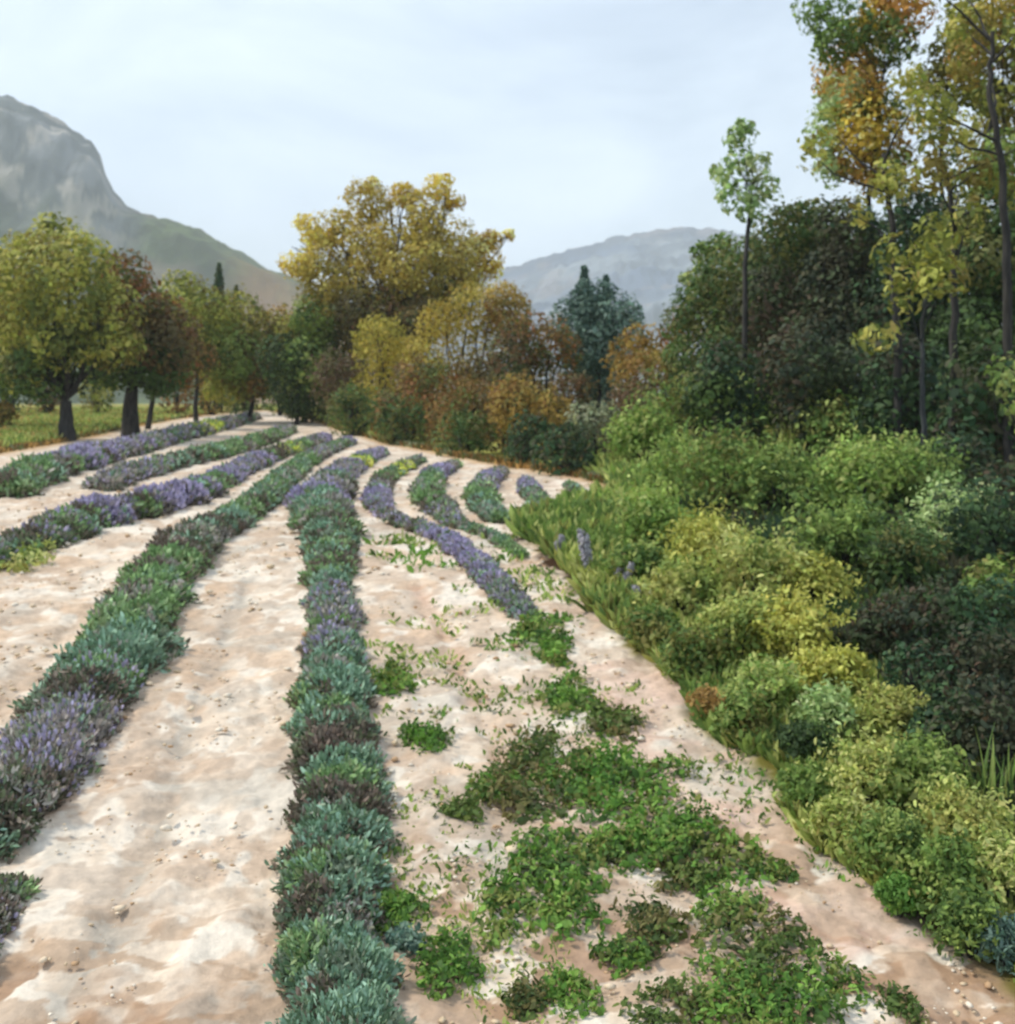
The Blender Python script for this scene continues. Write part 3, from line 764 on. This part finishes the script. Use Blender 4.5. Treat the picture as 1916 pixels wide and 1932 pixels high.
cen = [
 ('dark green bush left of the golden tree foot', 575, 650, 62, 'deep', 50),
 ('brown dark bush directly under the golden crown', 700, 610, 60, 'brown', 45),
 ('dark olive bush under the golden crown, left side', 640, 625, 52, 'deep', 47),
 ('dark bush under the right half of the golden crown', 790, 610, 52, 'brown', 44),
 ('mustard yellow bush low in the centre of the hedge', 712, 655, 56, 'mustard', 41),
 ('large amber bush right of the golden tree with its top in the light', 880, 600, 66, 'gold', 40),
 ('orange topped bush at the right end of the golden tree', 985, 590, 58, 'orange', 39),
 ('yellow patch of bush beneath the amber one', 800, 680, 50, 'gold', 38),
 ('purple brown bush in the middle of the hedge, biggest of the brown ones', 925, 680, 72, 'brown', 34),
 ('russet bush left of the blue conifer', 1020, 660, 58, 'russet', 35),
 ('purple brown bush low under the mustard one', 665, 715, 48, 'maroon', 42),
 ('dark green bush at the foot of the hedge near the apex of the field', 585, 745, 48, 'deep', 49),
 ('deep green bush at the hedge foot below the purple brown one', 665, 768, 56, 'deep', 36.5),
 ('orange brown bush at the hedge foot, centre left', 770, 740, 62, 'russet', 33),
 ('deep green bush at the hedge foot with orange soil before it', 750, 800, 46, 'deep', 31),
 ('russet orange bush at the hedge foot, centre', 860, 760, 62, 'russet', 29),
 ('grey brown bush between russet ones in the hedge', 955, 770, 50, 'brown', 27),
 ('dull olive bush at the hedge foot over the curved rows', 880, 815, 46, 'deep', 26),
 ('ochre bush low in the hedge right of centre', 1000, 765, 56, 'orange', 26),
 ('dark olive bush at the hedge foot behind the short curved rows', 990, 835, 50, 'dark', 22.5),
 ('dark green low bush next to the bright bank bushes', 1075, 840, 54, 'dark', 20.5),
 ('dark bush under the blue conifer', 1060, 740, 52, 'brown', 28),
 ('small grey green bush before the wine red one', 1125, 795, 34, 'greygreen', 23),
 ('wine red low bush in the gap of the trees', 1180, 760, 56, 'maroon', 27),
 ('wine brown low bush right of the grey green one', 1205, 805, 42, 'maroon', 23),
 ('bright orange bush glowing at the edge of the right wood', 1245, 690, 58, 'orange', 30),
 ('dim orange bush above the wine red one', 1200, 660, 40, 'orange', 32),
 ('russet bush climbing the edge of the right wood', 1275, 620, 42, 'russet', 31),
 ('dark low bush under the bright orange one', 1275, 770, 50, 'dark', 25)]
for lb, x, v, r, pk, Yb in cen:
    shrub('hedge_shrub', lb, 'shrub', x, v, r * 1.36, pk, GC, Y=Yb, leaf=.135 if Yb > 30 else .11, per=190, gap=.05)
tree('blue_conifer', 'blue green conifer with drooping boughs right of the central hedge', 'conifer', 37, 1128,
     [(1120, 570, 34), (1080, 600, 36), (1150, 600, 44), (1190, 598, 22), (1110, 640, 50), (1165, 645, 44), (1140, 690, 40), (1095, 680, 36)], 'teal', GC, swell=1.25, leaf=.15, per=260, trunk=.08)

# ------------------------------------------------------------------ the dark wood on the right
GR = 'trees of the dark wood on the right'
def wood(label, Y, bx, lobes, pk='dark', **k):
    a = dict(leaf=.105, per=240, trunk=.1, extra=3, patch=.8, fork=.3); a.update(k)
    return tree('woodland_tree', label, 'tree', Y, bx, lobes, pk, GR, **a)
wood('dark rounded tree at the left end of the right wood', 25, 1370, [(1340, 560, 60), (1300, 600, 50, 'deep'), (1390, 520, 70), (1350, 650, 80), (1420, 620, 80), (1310, 690, 55)], 'deep')
wood('dark tree with a flat top under the slender pale sapling', 23, 1510, [(1470, 450, 60), (1530, 440, 60), (1500, 520, 90), (1450, 590, 80, 'darkbrown'), (1560, 560, 80)], 'deep')
wood('dark brownish tree in the middle of the right wood', 21, 1620, [(1600, 430, 60), (1650, 480, 80), (1590, 540, 80, 'darkbrown'), (1640, 600, 80), (1560, 640, 80, 'darkbrown')], 'dark')
wood('dark green tree below the pair of tall orange crowns', 20, 1730, [(1720, 420, 60), (1770, 440, 70), (1740, 530, 90), (1800, 580, 80), (1700, 610, 80)], 'dark')
wood('dark green tree at the right picture edge', 19, 1880, [(1850, 420, 70), (1910, 430, 70), (1870, 520, 95), (1930, 600, 90), (1820, 640, 80), (1960, 480, 90)], 'deep')
wood('gloomy low tree behind the bright bank bushes, left', 19, 1400, [(1380, 700, 62), (1440, 750, 66), (1330, 740, 50, 'deep'), (1390, 790, 60)], 'dark', trunk=.05)
wood('gloomy low tree behind the bank bushes, centre, blackish green', 18, 1540, [(1500, 690, 72), (1570, 750, 76), (1620, 700, 74), (1520, 790, 56)], 'darkbrown', trunk=.05)
wood('gloomy low tree behind the bank bushes, right, grey green', 16, 1720, [(1700, 700, 80), (1760, 770, 80), (1680, 790, 60)], 'dark')
wood('gloomy low tree filling the right edge at mid height', 14.5, 1880, [(1850, 720, 85), (1920, 780, 90), (1830, 830, 80), (1900, 900, 95, 'darkbrown')], 'dark', leaf=.11)
wood('pale green leafy tree pushing in at the right edge', 13, 1960, [(1915, 710, 44), (1950, 760, 60)], 'lime', leaf=.1, per=110)
tree('sapling', 'slender pale green sapling standing alone against the sky left of the wood', 'sapling', 22, 1425,
     [(1405, 252, 20), (1385, 262, 14), (1400, 305, 22), (1360, 322, 18), (1430, 320, 20), (1385, 368, 26), (1445, 355, 22), (1410, 395, 20), (1440, 300, 12)], 'mint', GR, swell=1.35, leaf=.14, per=190, gap=.08, gapf=1.5, trunk=.05, spread=.5, extra=3, fork=.55)
tree('sapling', 'pale green bushy sapling at the left shoulder of the dark wood', 'sapling', 27, 1350,
     [(1345, 490, 40), (1320, 530, 36), (1375, 455, 24), (1330, 570, 40)], 'bankgreen', GR, leaf=.17, per=220, gap=.05, trunk=.06)
wood('far dark tree closing the gap behind the slender sapling', 30, 1440, [(1420, 560, 90), (1480, 500, 80), (1400, 680, 90), (1500, 640, 100), (1480, 740, 80)], 'dark', leaf=.2, trunk=.07)
wood('far dark tree deep in the wood behind the flat topped one', 29, 1600, [(1580, 480, 90), (1640, 560, 110), (1560, 650, 110), (1620, 720, 90)], 'deep', leaf=.2, trunk=.07)
wood('far dark tree deep in the wood behind the tall thin trunks', 28, 1760, [(1740, 460, 80), (1780, 560, 110), (1720, 680, 100), (1800, 740, 110)], 'dark', leaf=.2, trunk=.07)
wood('far dark tree deep in the wood by the right picture edge', 27, 1900, [(1900, 470, 90), (1870, 600, 110), (1940, 700, 110), (1850, 780, 100)], 'dark', leaf=.2, trunk=.07)
TT = 'tall thin-crowned trees above the right wood'
tree('tall_tree', 'tall tree with orange and green tufts and a bare trunk, leftmost of the tall ones', 'tall tree', 22.5, 1690,
     [(1585, 60, 46, 'green'), (1640, 40, 46, 'palegold'), (1560, 100, 28, 'green'), (1610, 120, 50, 'amber'), (1675, 90, 40, 'bankgreen'), (1600, 180, 44, 'amber'), (1560, 190, 36, 'mint'), (1570, 240, 34, 'mint'), (1650, 210, 50, 'green'),
      (1620, 250, 46, 'palegold'), (1670, 280, 46, 'amber'), (1600, 300, 32, 'amber'), (1570, 320, 26, 'mint'), (1640, 340, 24, 'amber'), (1550, 15, 40, 'green'), (1700, 20, 46, 'amber')],
     'olive', TT, swell=1.22, leaf=.105, per=260, gap=.12, gapf=1.0, trunk=.05, spread=.9, extra=3, fork=.62, patch=.9)
tree('tall_tree', 'tall tree with gold tufts and open gaps, between the two outer tall ones', 'tall tree', 22, 1775,
     [(1790, 120, 40, 'bankgreen'), (1745, 165, 28, 'olive'), (1800, 180, 36, 'olive'), (1720, 250, 30, 'amber'), (1760, 290, 40, 'green'), (1700, 330, 40, 'green'), (1810, 250, 28, 'amber'), (1830, 40, 38, 'olive'), (1780, 345, 36, 'olive'), (1860, 180, 34, 'green')],
     'olive', TT, swell=1.22, leaf=.105, per=260, gap=.12, gapf=1.0, trunk=.05, spread=.9, extra=3, fork=.62, patch=.9)
tree('tall_tree', 'tall golden brown tree at the right picture edge ', 'tall tree', 20.5, 1880,
     [(1870, 60, 50, 'olive'), (1910, 120, 50, 'olive'), (1840, 110, 40, 'amber'), (1900, 20, 50, 'amber'), (1880, 180, 40, 'olive'), (1930, 220, 46, 'olive'), (1890, 290, 36, 'bankgreen'), (1850, 330, 40, 'green'), (1920, 340, 40, 'amber'), (1960, 120, 60)],
     'olive', TT, swell=1.22, leaf=.105, per=260, gap=.12, gapf=1.0, trunk=.05, spread=.9, extra=3, fork=.62, patch=.9)

def bare_trunk(label, pts, Y, r, bark=BARK):
    """slender trunk standing in front of the wood; pts in survey units, foot on the ground"""
    q = [P(x, v, Y) for x, v in pts]; b = q[0].copy(); b[2] = float(terrain(b[0], b[1])) - .05
    root = thing('slender_tree', b, label, 'tree', 'bare slender stems in the right wood')
    pts3 = np.array([b] + q[1:]); T = Tubes(); m = 24
    tt = np.linspace(0, 1, len(pts3)); ti = np.linspace(0, 1, m)
    pp = np.stack([np.interp(ti, tt, pts3[:, k]) for k in range(3)], 1) + rng.normal(size=(m, 3)) * r * .25
    T.add(pp, np.linspace(r * 1.2, r * .45, m), 8)
    tips = []
    for k in range(7):
        i = int(m * rng.uniform(.5, .95)); e = pp[i] + np.array([rng.normal() * .6, rng.normal() * .4, rng.uniform(.3, .9)])
        T.add(curve(pp[i], e, .2, 6), np.linspace(r * .4, r * .08, 6), 5); tips.append(e)
    T.build('trunk', bark, root, b)
    Pp, Nn = crown_points([(t, .28) for t in tips], 380, .1, 2, 5)
    V, F, Cc = foliage(Pp, Nn, PAL['olive'], 1.5, .11, .5, int(Y * 10))
    new_obj('crown', V, F, LEAF, root, Cc, origin=b)
bare_trunk('dark slender stem left of centre in the wood, its top against the sky', [(1700, 800), (1690, 600), (1680, 400), (1668, 290)], 15.6, .06)
bare_trunk('blackish stem in the wood, second from the left', [(1800, 800), (1800, 600), (1800, 420), (1790, 330)], 14.6, .055)
bare_trunk('dark bowed stem near the right edge reaching up into gold leaves', [(1905, 800), (1900, 500), (1890, 330), (1868, 180), (1872, 60)], 13.9, .055)
bare_trunk('pale bluish stem low in the wood behind the bank bushes', [(1748, 860), (1742, 760), (1740, 620), (1752, 520)], 13.6, .035, BARK_GREY)

# ------------------------------------------------------------------ bank bushes, bright ones on the slope
GB = 'bright bushes of the right bank'
bank = [
 ('yellow green bush at the nose of the field, leftmost on the bank', 1215, 850, 52, 'lime'),
 ('pointed lime bush second from the left along the top of the bank', 1310, 810, 62, 'bankgreen'),
 ('rounded pale green bush against the dark wood, top of the bank', 1410, 815, 66, 'lime'),
 ('leafy green bush with long shoots, top middle of the bank', 1515, 825, 68, 'bankgreen'),
 ('green bush tipped with orange, top right of the bank', 1605, 835, 66, 'bankgreen'),
 ('small orange bush poking up behind the top right bank bushes', 1598, 775, 30, 'orange'),
 ('green bush in second rank below the pointed lime one', 1270, 905, 58, 'lime'),
 ('broad olive bush in second rank of the bank, centre', 1380, 920, 74, 'bankgreen'),
 ('dull green bush in second rank, right of the broad olive one', 1490, 930, 76, 'green'),
 ('fresh green bush in second rank under the orange tip', 1610, 930, 78, 'lime'),
 ('mid green bush at the right end of the second rank', 1710, 930, 72, 'green'),
 ('pale green bush with spreading tips against the dark right edge', 1800, 1000, 68, 'mint'),
 ('dark green bush in the middle of the bank below the second rank', 1590, 1030, 84, 'green'),
 ('dark green bush left of the pale one with spreading tips', 1700, 1060, 84, 'deep'),
 ('yellow green bush by the lilac flower spikes', 1235, 1000, 60, 'lime'),
 ('ochre yellow bush in the left middle of the bank', 1330, 1040, 66, 'yellow'),
 ('olive bush over the lilac flowers, near the soil edge', 1190, 1075, 46, 'bankgreen'),
 ('big lemon green bush, brightest and widest on the bank', 1440, 1080, 88, 'lemon'),
 ('golden bush on the right shoulder of the big lemon one', 1545, 1110, 64, 'yellow'),
 ('lemon green bush below the lilac flowers', 1290, 1120, 64, 'lemon'),
 ('grey green bush close to the soil edge, mid bank', 1235, 1190, 44, 'bankgreen'),
 ('golden green bush in the belly of the bank', 1490, 1195, 72, 'yellow'),
 ('lime bush left of the golden belly bush', 1385, 1190, 72, 'lemon'),
 ('green bush above the pointed soil corner', 1310, 1240, 50, 'bankgreen'),
 ('brown purple hollow bush between gold and dark green', 1640, 1200, 60, 'darkbrown'),
 ('green tuft by the brown hollow', 1585, 1175, 40, 'deep'),
 ('pale lime bush over the pale stony corner', 1450, 1290, 64, 'lime'),
 ('golden bush before the brown hollow', 1570, 1270, 60, 'yellow'),
 ('mint green bush with broad brushy leaves, low bank', 1570, 1350, 56, 'mint'),
 ('dark green bush beneath the mint one', 1520, 1400, 46, 'deep'),
 ('olive bush just behind the orange fawn tuft', 1410, 1350, 48, 'bankgreen'),
 ('fawn orange tuft at the tip of the soil corner', 1345, 1335, 30, 'fawn'),
 ('yellow green bush below the brown hollow on the right', 1670, 1360, 62, 'lemon'),
 ('broad yellow green bush in the lower bank', 1640, 1470, 80, 'lemon'),
 ('lime bush against the dark bottom of the wood', 1750, 1470, 66, 'bankgreen'),
 ('pale bush at the soil edge, left end of the lower bank', 1520, 1495, 44, 'lime'),
 ('lemon bush sloping to the soil in the lower bank', 1600, 1560, 52, 'lemon'),
 ('yellow bush toward the right edge, lower bank', 1820, 1550, 78, 'lemon'),
 ('grassy green bush in the lowest rank, left', 1690, 1600, 66, 'green'),
 ('grassy lime bush in the lowest rank, right of the green one', 1790, 1650, 72, 'bankgreen'),
 ('olive bush cut by the right edge, lowest rank', 1900, 1650, 72, 'lemon'),
 ('small green bush beside pink soil at the bottom of the bank', 1700, 1690, 36, 'weed'),
 ('dark green bush at the bottom of the bank before the path', 1830, 1740, 60, 'green'),
 ('blue grey tuft at the very bottom right of the bank', 1895, 1780, 44, 'teal'),
]
for lb, x, v, r, pk in bank:
    up_ = float(np.clip((1130 - v) / 260, 0, 1)); v2_ = v - 22 * up_
    shrub('bank_bush', lb, 'bush', x, v2_, r * (1.12 + .32 * up_), pk, GB, per=150, gap=.14, spiky=1.6, n=9, leaf=None)
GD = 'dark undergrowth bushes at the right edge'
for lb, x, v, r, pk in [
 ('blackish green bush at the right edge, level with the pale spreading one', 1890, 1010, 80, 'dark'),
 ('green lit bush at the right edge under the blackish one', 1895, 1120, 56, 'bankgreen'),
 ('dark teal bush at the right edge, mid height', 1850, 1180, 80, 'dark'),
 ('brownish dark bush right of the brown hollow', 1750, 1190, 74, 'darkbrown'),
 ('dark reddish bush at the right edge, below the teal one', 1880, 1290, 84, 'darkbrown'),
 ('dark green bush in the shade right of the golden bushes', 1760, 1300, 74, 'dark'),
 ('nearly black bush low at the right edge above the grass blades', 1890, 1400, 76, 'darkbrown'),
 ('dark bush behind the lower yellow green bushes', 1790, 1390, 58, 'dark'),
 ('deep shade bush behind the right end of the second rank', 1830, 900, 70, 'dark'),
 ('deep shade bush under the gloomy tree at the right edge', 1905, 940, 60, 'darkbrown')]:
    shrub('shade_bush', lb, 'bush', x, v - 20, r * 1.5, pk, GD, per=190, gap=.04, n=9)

# ------------------------------------------------------------------ grass, ground leaves, stones (uncountable)
def scatter(name, pts, pals_keys, ln, aspect, seed, upright=1.0):
    r_ = np.random.default_rng(seed); n = len(pts)
    D_ = unit(np.stack([r_.normal(size=n) * .45, r_.normal(size=n) * .45, np.ones(n) * upright], 1))
    N_ = r_.normal(size=(n, 3)); N_[:, 2] *= .3
    l = ln * r_.uniform(.5, 1.5, n)
    p = pts + D_ * (l * .45)[:, None]
    V, F = leaf_mesh(p, N_, D_, l, l * aspect, .1)
    pl = np.concatenate([PAL[k] for k in pals_keys])
    t = np.clip((fbm(pts, 1.1, seed, 2) - .5) * 2 + .5 + r_.normal(size=n) * .12, 0, .999)
    c = pl[(t * len(pl)).astype(int)] * r_.normal(1, .15, (n, 1)).clip(.5, 1.5)
    o = new_obj(name, V, F, LEAF, None, np.repeat(c, 6, 0)); o['kind'] = 'stuff'
    return o
def on_ground(X, Y): return np.stack([X, Y, terrain(X, Y)], 1)
n = 200000                                  # bank ground cover, thinning away from the soil edge
Y = 3.3 * (22 / 3.3) ** rng.random(n); X = edge_x(Y) + rng.random(n) ** 1.0 * (Y * .5) + .0 + (fbm(np.stack([0 * Y, Y, 0 * Y], 1), 2, 5) - .5) * .3
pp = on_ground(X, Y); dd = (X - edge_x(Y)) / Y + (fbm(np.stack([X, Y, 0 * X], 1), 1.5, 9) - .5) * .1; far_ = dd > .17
scatter('undergrowth', pp[~far_], ['bankgreen', 'green', 'lemon', 'lime'], np.clip(.02 * Y[~far_], .07, .3), .22, 71, .9)
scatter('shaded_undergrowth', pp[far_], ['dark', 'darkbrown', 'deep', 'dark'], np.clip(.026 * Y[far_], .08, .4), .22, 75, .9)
n = 90000                                   # meadow grass beyond the field
Y = 24 * (75 / 24) ** rng.random(n); U = rng.uniform(-150, 760, n)
k = Y > far_Y(U) + .6; Y, U = Y[k], U[k]; X = (U - CX) / FPX * Y
scatter('meadow_grass', on_ground(X, Y), ['olive', 'lime', 'lemon', 'fawn'], .22, .22, 72, 1.2)
n = 9000                                    # dry rim along the far edge of the soil
U = rng.uniform(-150, 1170, n); Y = far_Y(U) * rng.normal(1.012, .012, n); X = (U - CX) / FPX * Y
scatter('dry_grass', on_ground(X, Y), ['fawn', 'russet', 'greygreen'], .13, .25, 73, .9)
# fine shoots of green and straw among the soil clods, right half mostly
n = 16000
Y = 3.4 * (13 / 3.4) ** rng.random(n); U = rng.uniform(690, 1700, n); X = (U - CX) / FPX * Y
pq = np.stack([X, Y, 0 * X], 1); k = (X < edge_x(Y) - .05) & (fbm(pq, 2.3, 88, 3) > .53); X, Y = X[k], Y[k]
scatter('sparse_weeds', on_ground(X, Y), ['weed', 'green', 'lime'], .0065 * Y, .4, 74, .5)

def blades(label, x, v, n, h, pk, name='grass_tuft'):
    b = unproject(x, v); root_loc = b; T = []
    Vs, Fs, off = [], [], 0
    for k in range(n):
        a = rng.uniform(0, 2 * np.pi); lean = rng.uniform(.05, .4); H = h * rng.uniform(.6, 1.15)
        t = np.linspace(0, 1, 7); o = rng.normal(size=2) * h * .12
        px = b[0] + o[0] + math.cos(a) * lean * H * t ** 2; py = b[1] + o[1] + math.sin(a) * lean * H * t ** 2; pz = b[2] + H * t
        wd = h * .025 * (1 - t ** 1.5) + .0008
        c = np.stack([px, py, pz], 1); sd_ = np.array([math.cos(a + 1.4), math.sin(a + 1.4), 0])
        V = np.stack([c - sd_ * wd[:, None], c + sd_ * wd[:, None]], 1).reshape(-1, 3)
        F = np.array([(2 * i, 2 * i + 1, 2 * i + 3, 2 * i + 2) for i in range(6)]) + off
        Vs.append(V); Fs.append(F); off += len(V)
    V = np.concatenate(Vs); pl = PAL[pk]; c = np.repeat(pl[rng.integers(0, len(pl), n)], 14, 0)
    o = new_obj(name, V, np.concatenate(Fs), LEAF, None, c, origin=root_loc); tag(o, label, 'grass tuft', 'tall grass tufts on the bank')
blades('upright pale grass blades at the right edge in front of the dark bushes', 1862, 1540, 16, .4, 'bankgreen')
blades('second tuft of pale blades right beside the upright one, by the picture edge', 1902, 1560, 12, .34, 'bankgreen')
blades('thin slanting blades above the leafy bush with long shoots', 1480, 905, 18, 1.2, 'lemon')
blades('short pale blades above the blue grey tuft, bottom right', 1880, 1690, 20, .22, 'mint')

# lilac spikes by the edge of the soil
def spikes(label, x, v, n, h, sp):
    b = unproject(x, v); s = b[1] / FPX
    root = thing('flower_spikes', b, label, 'wildflower', 'lilac flower spikes on the bank')
    T = Tubes(); Vs, Fs, Cs, off = [], [], [], 0
    for k in range(n):
        f = b + np.array([rng.normal() * sp, rng.normal() * sp, 0]); f[2] = float(terrain(f[0], f[1]))
        H = h * rng.uniform(.75, 1.1); top = f + np.array([rng.normal() * .05, rng.normal() * .05, H])
        T.add(curve(f, top, .05, 6), np.linspace(.007, .003, 6), 5)
        m = 110; t = rng.uniform(.38, 1.04, m); a = rng.uniform(0, 6.28, m); rr = .022 * np.sin(np.pi * np.clip((t - .34) / .74, 0, 1)) ** .6 + .008
        p = f + (top - f) * t[:, None] + np.stack([np.cos(a) * rr, np.sin(a) * rr, 0 * a], 1)
        d = np.stack([np.cos(a), np.sin(a), .6 + 0 * a], 1)
        V, F = leaf_mesh(p, d + rng.normal(size=(m, 3)) * .3, rng.normal(size=(m, 3)) + [0, 0, 1], .045, .026)
        pc = pal((132, 130, 134), (124, 122, 130), (146, 142, 146))[rng.integers(0, 3, m)]
        Vs.append(V); Fs.append(F + off); Cs.append(np.repeat(pc, 6, 0)); off += len(V)
    T.build('stems', STEM, root, b)
    new_obj('blossom', np.concatenate(Vs), np.concatenate(Fs), BLOOM, root, np.concatenate(Cs), origin=b)
spikes('tallest pair of lilac flower spikes at the soil edge below the nose of the field', 1115, 1105, 3, .52, .045)
spikes('single short lilac spike left of the tallest pair', 1056, 1062, 2, .28, .03)
spikes('low lilac spikes right of the tallest pair', 1160, 1130, 4, .32, .06)
spikes('lowest small lilac spikes further down the soil edge', 1205, 1155, 3, .24, .04)

# pale stones and clods on the soil
def clods():
    import itertools
    r_ = np.random.default_rng(99); n = 9000
    Y = 3.3 * (20 / 3.3) ** r_.random(n); U = r_.uniform(-60, 1980, n); X = (U - CX) / FPX * Y
    k = (X < edge_x(Y) - .05) & (Y < far_Y(U) - .3) & (fbm(np.stack([X, Y, 0 * X], 1), 2.2, 77, 2) > .45); X, Y = X[k], Y[k]; n = len(X)
    ico = []
    ph = (1 + 5 ** .5) / 2
    base = np.array([(-1, ph, 0), (1, ph, 0), (-1, -ph, 0), (1, -ph, 0), (0, -1, ph), (0, 1, ph), (0, -1, -ph), (0, 1, -ph), (ph, 0, -1), (ph, 0, 1), (-ph, 0, -1), (-ph, 0, 1)]) / 1.9
    tri = np.array([(0,11,5),(0,5,1),(0,1,7),(0,7,10),(0,10,11),(1,5,9),(5,11,4),(11,10,2),(10,7,6),(7,1,8),(3,9,4),(3,4,2),(3,2,6),(3,6,8),(3,8,9),(4,9,5),(2,4,11),(6,2,10),(8,6,7),(9,8,1)])
    sz = r_.lognormal(0, .5, n) * .0065 * np.clip(Y / 6, .8, 2)
    V = base[None] * (1 + r_.normal(size=(n, 12, 1)) * .16) * sz[:, None, None] * (np.array([1.2, 1.2, .6]) * r_.uniform(.7, 1.3, (n, 1, 3)))
    V = V + np.stack([X, Y, terrain(X, Y) + sz * .25 + .012], 1)[:, None]
    F = tri[None] + (np.arange(n) * 12)[:, None, None]
    cs = np.array([lin((226, 214, 194)), lin((206, 184, 152)), lin((184, 152, 118)), lin((220, 200, 172))])[r_.integers(0, 4, n)]
    o = new_obj('clods', V.reshape(-1, 3), F.reshape(-1, 3), attr_surface('clod', .97, .5, .01, 40, .1), col=np.repeat(cs, 12, 0), smooth=False)
    o['kind'] = 'stuff'
clods()
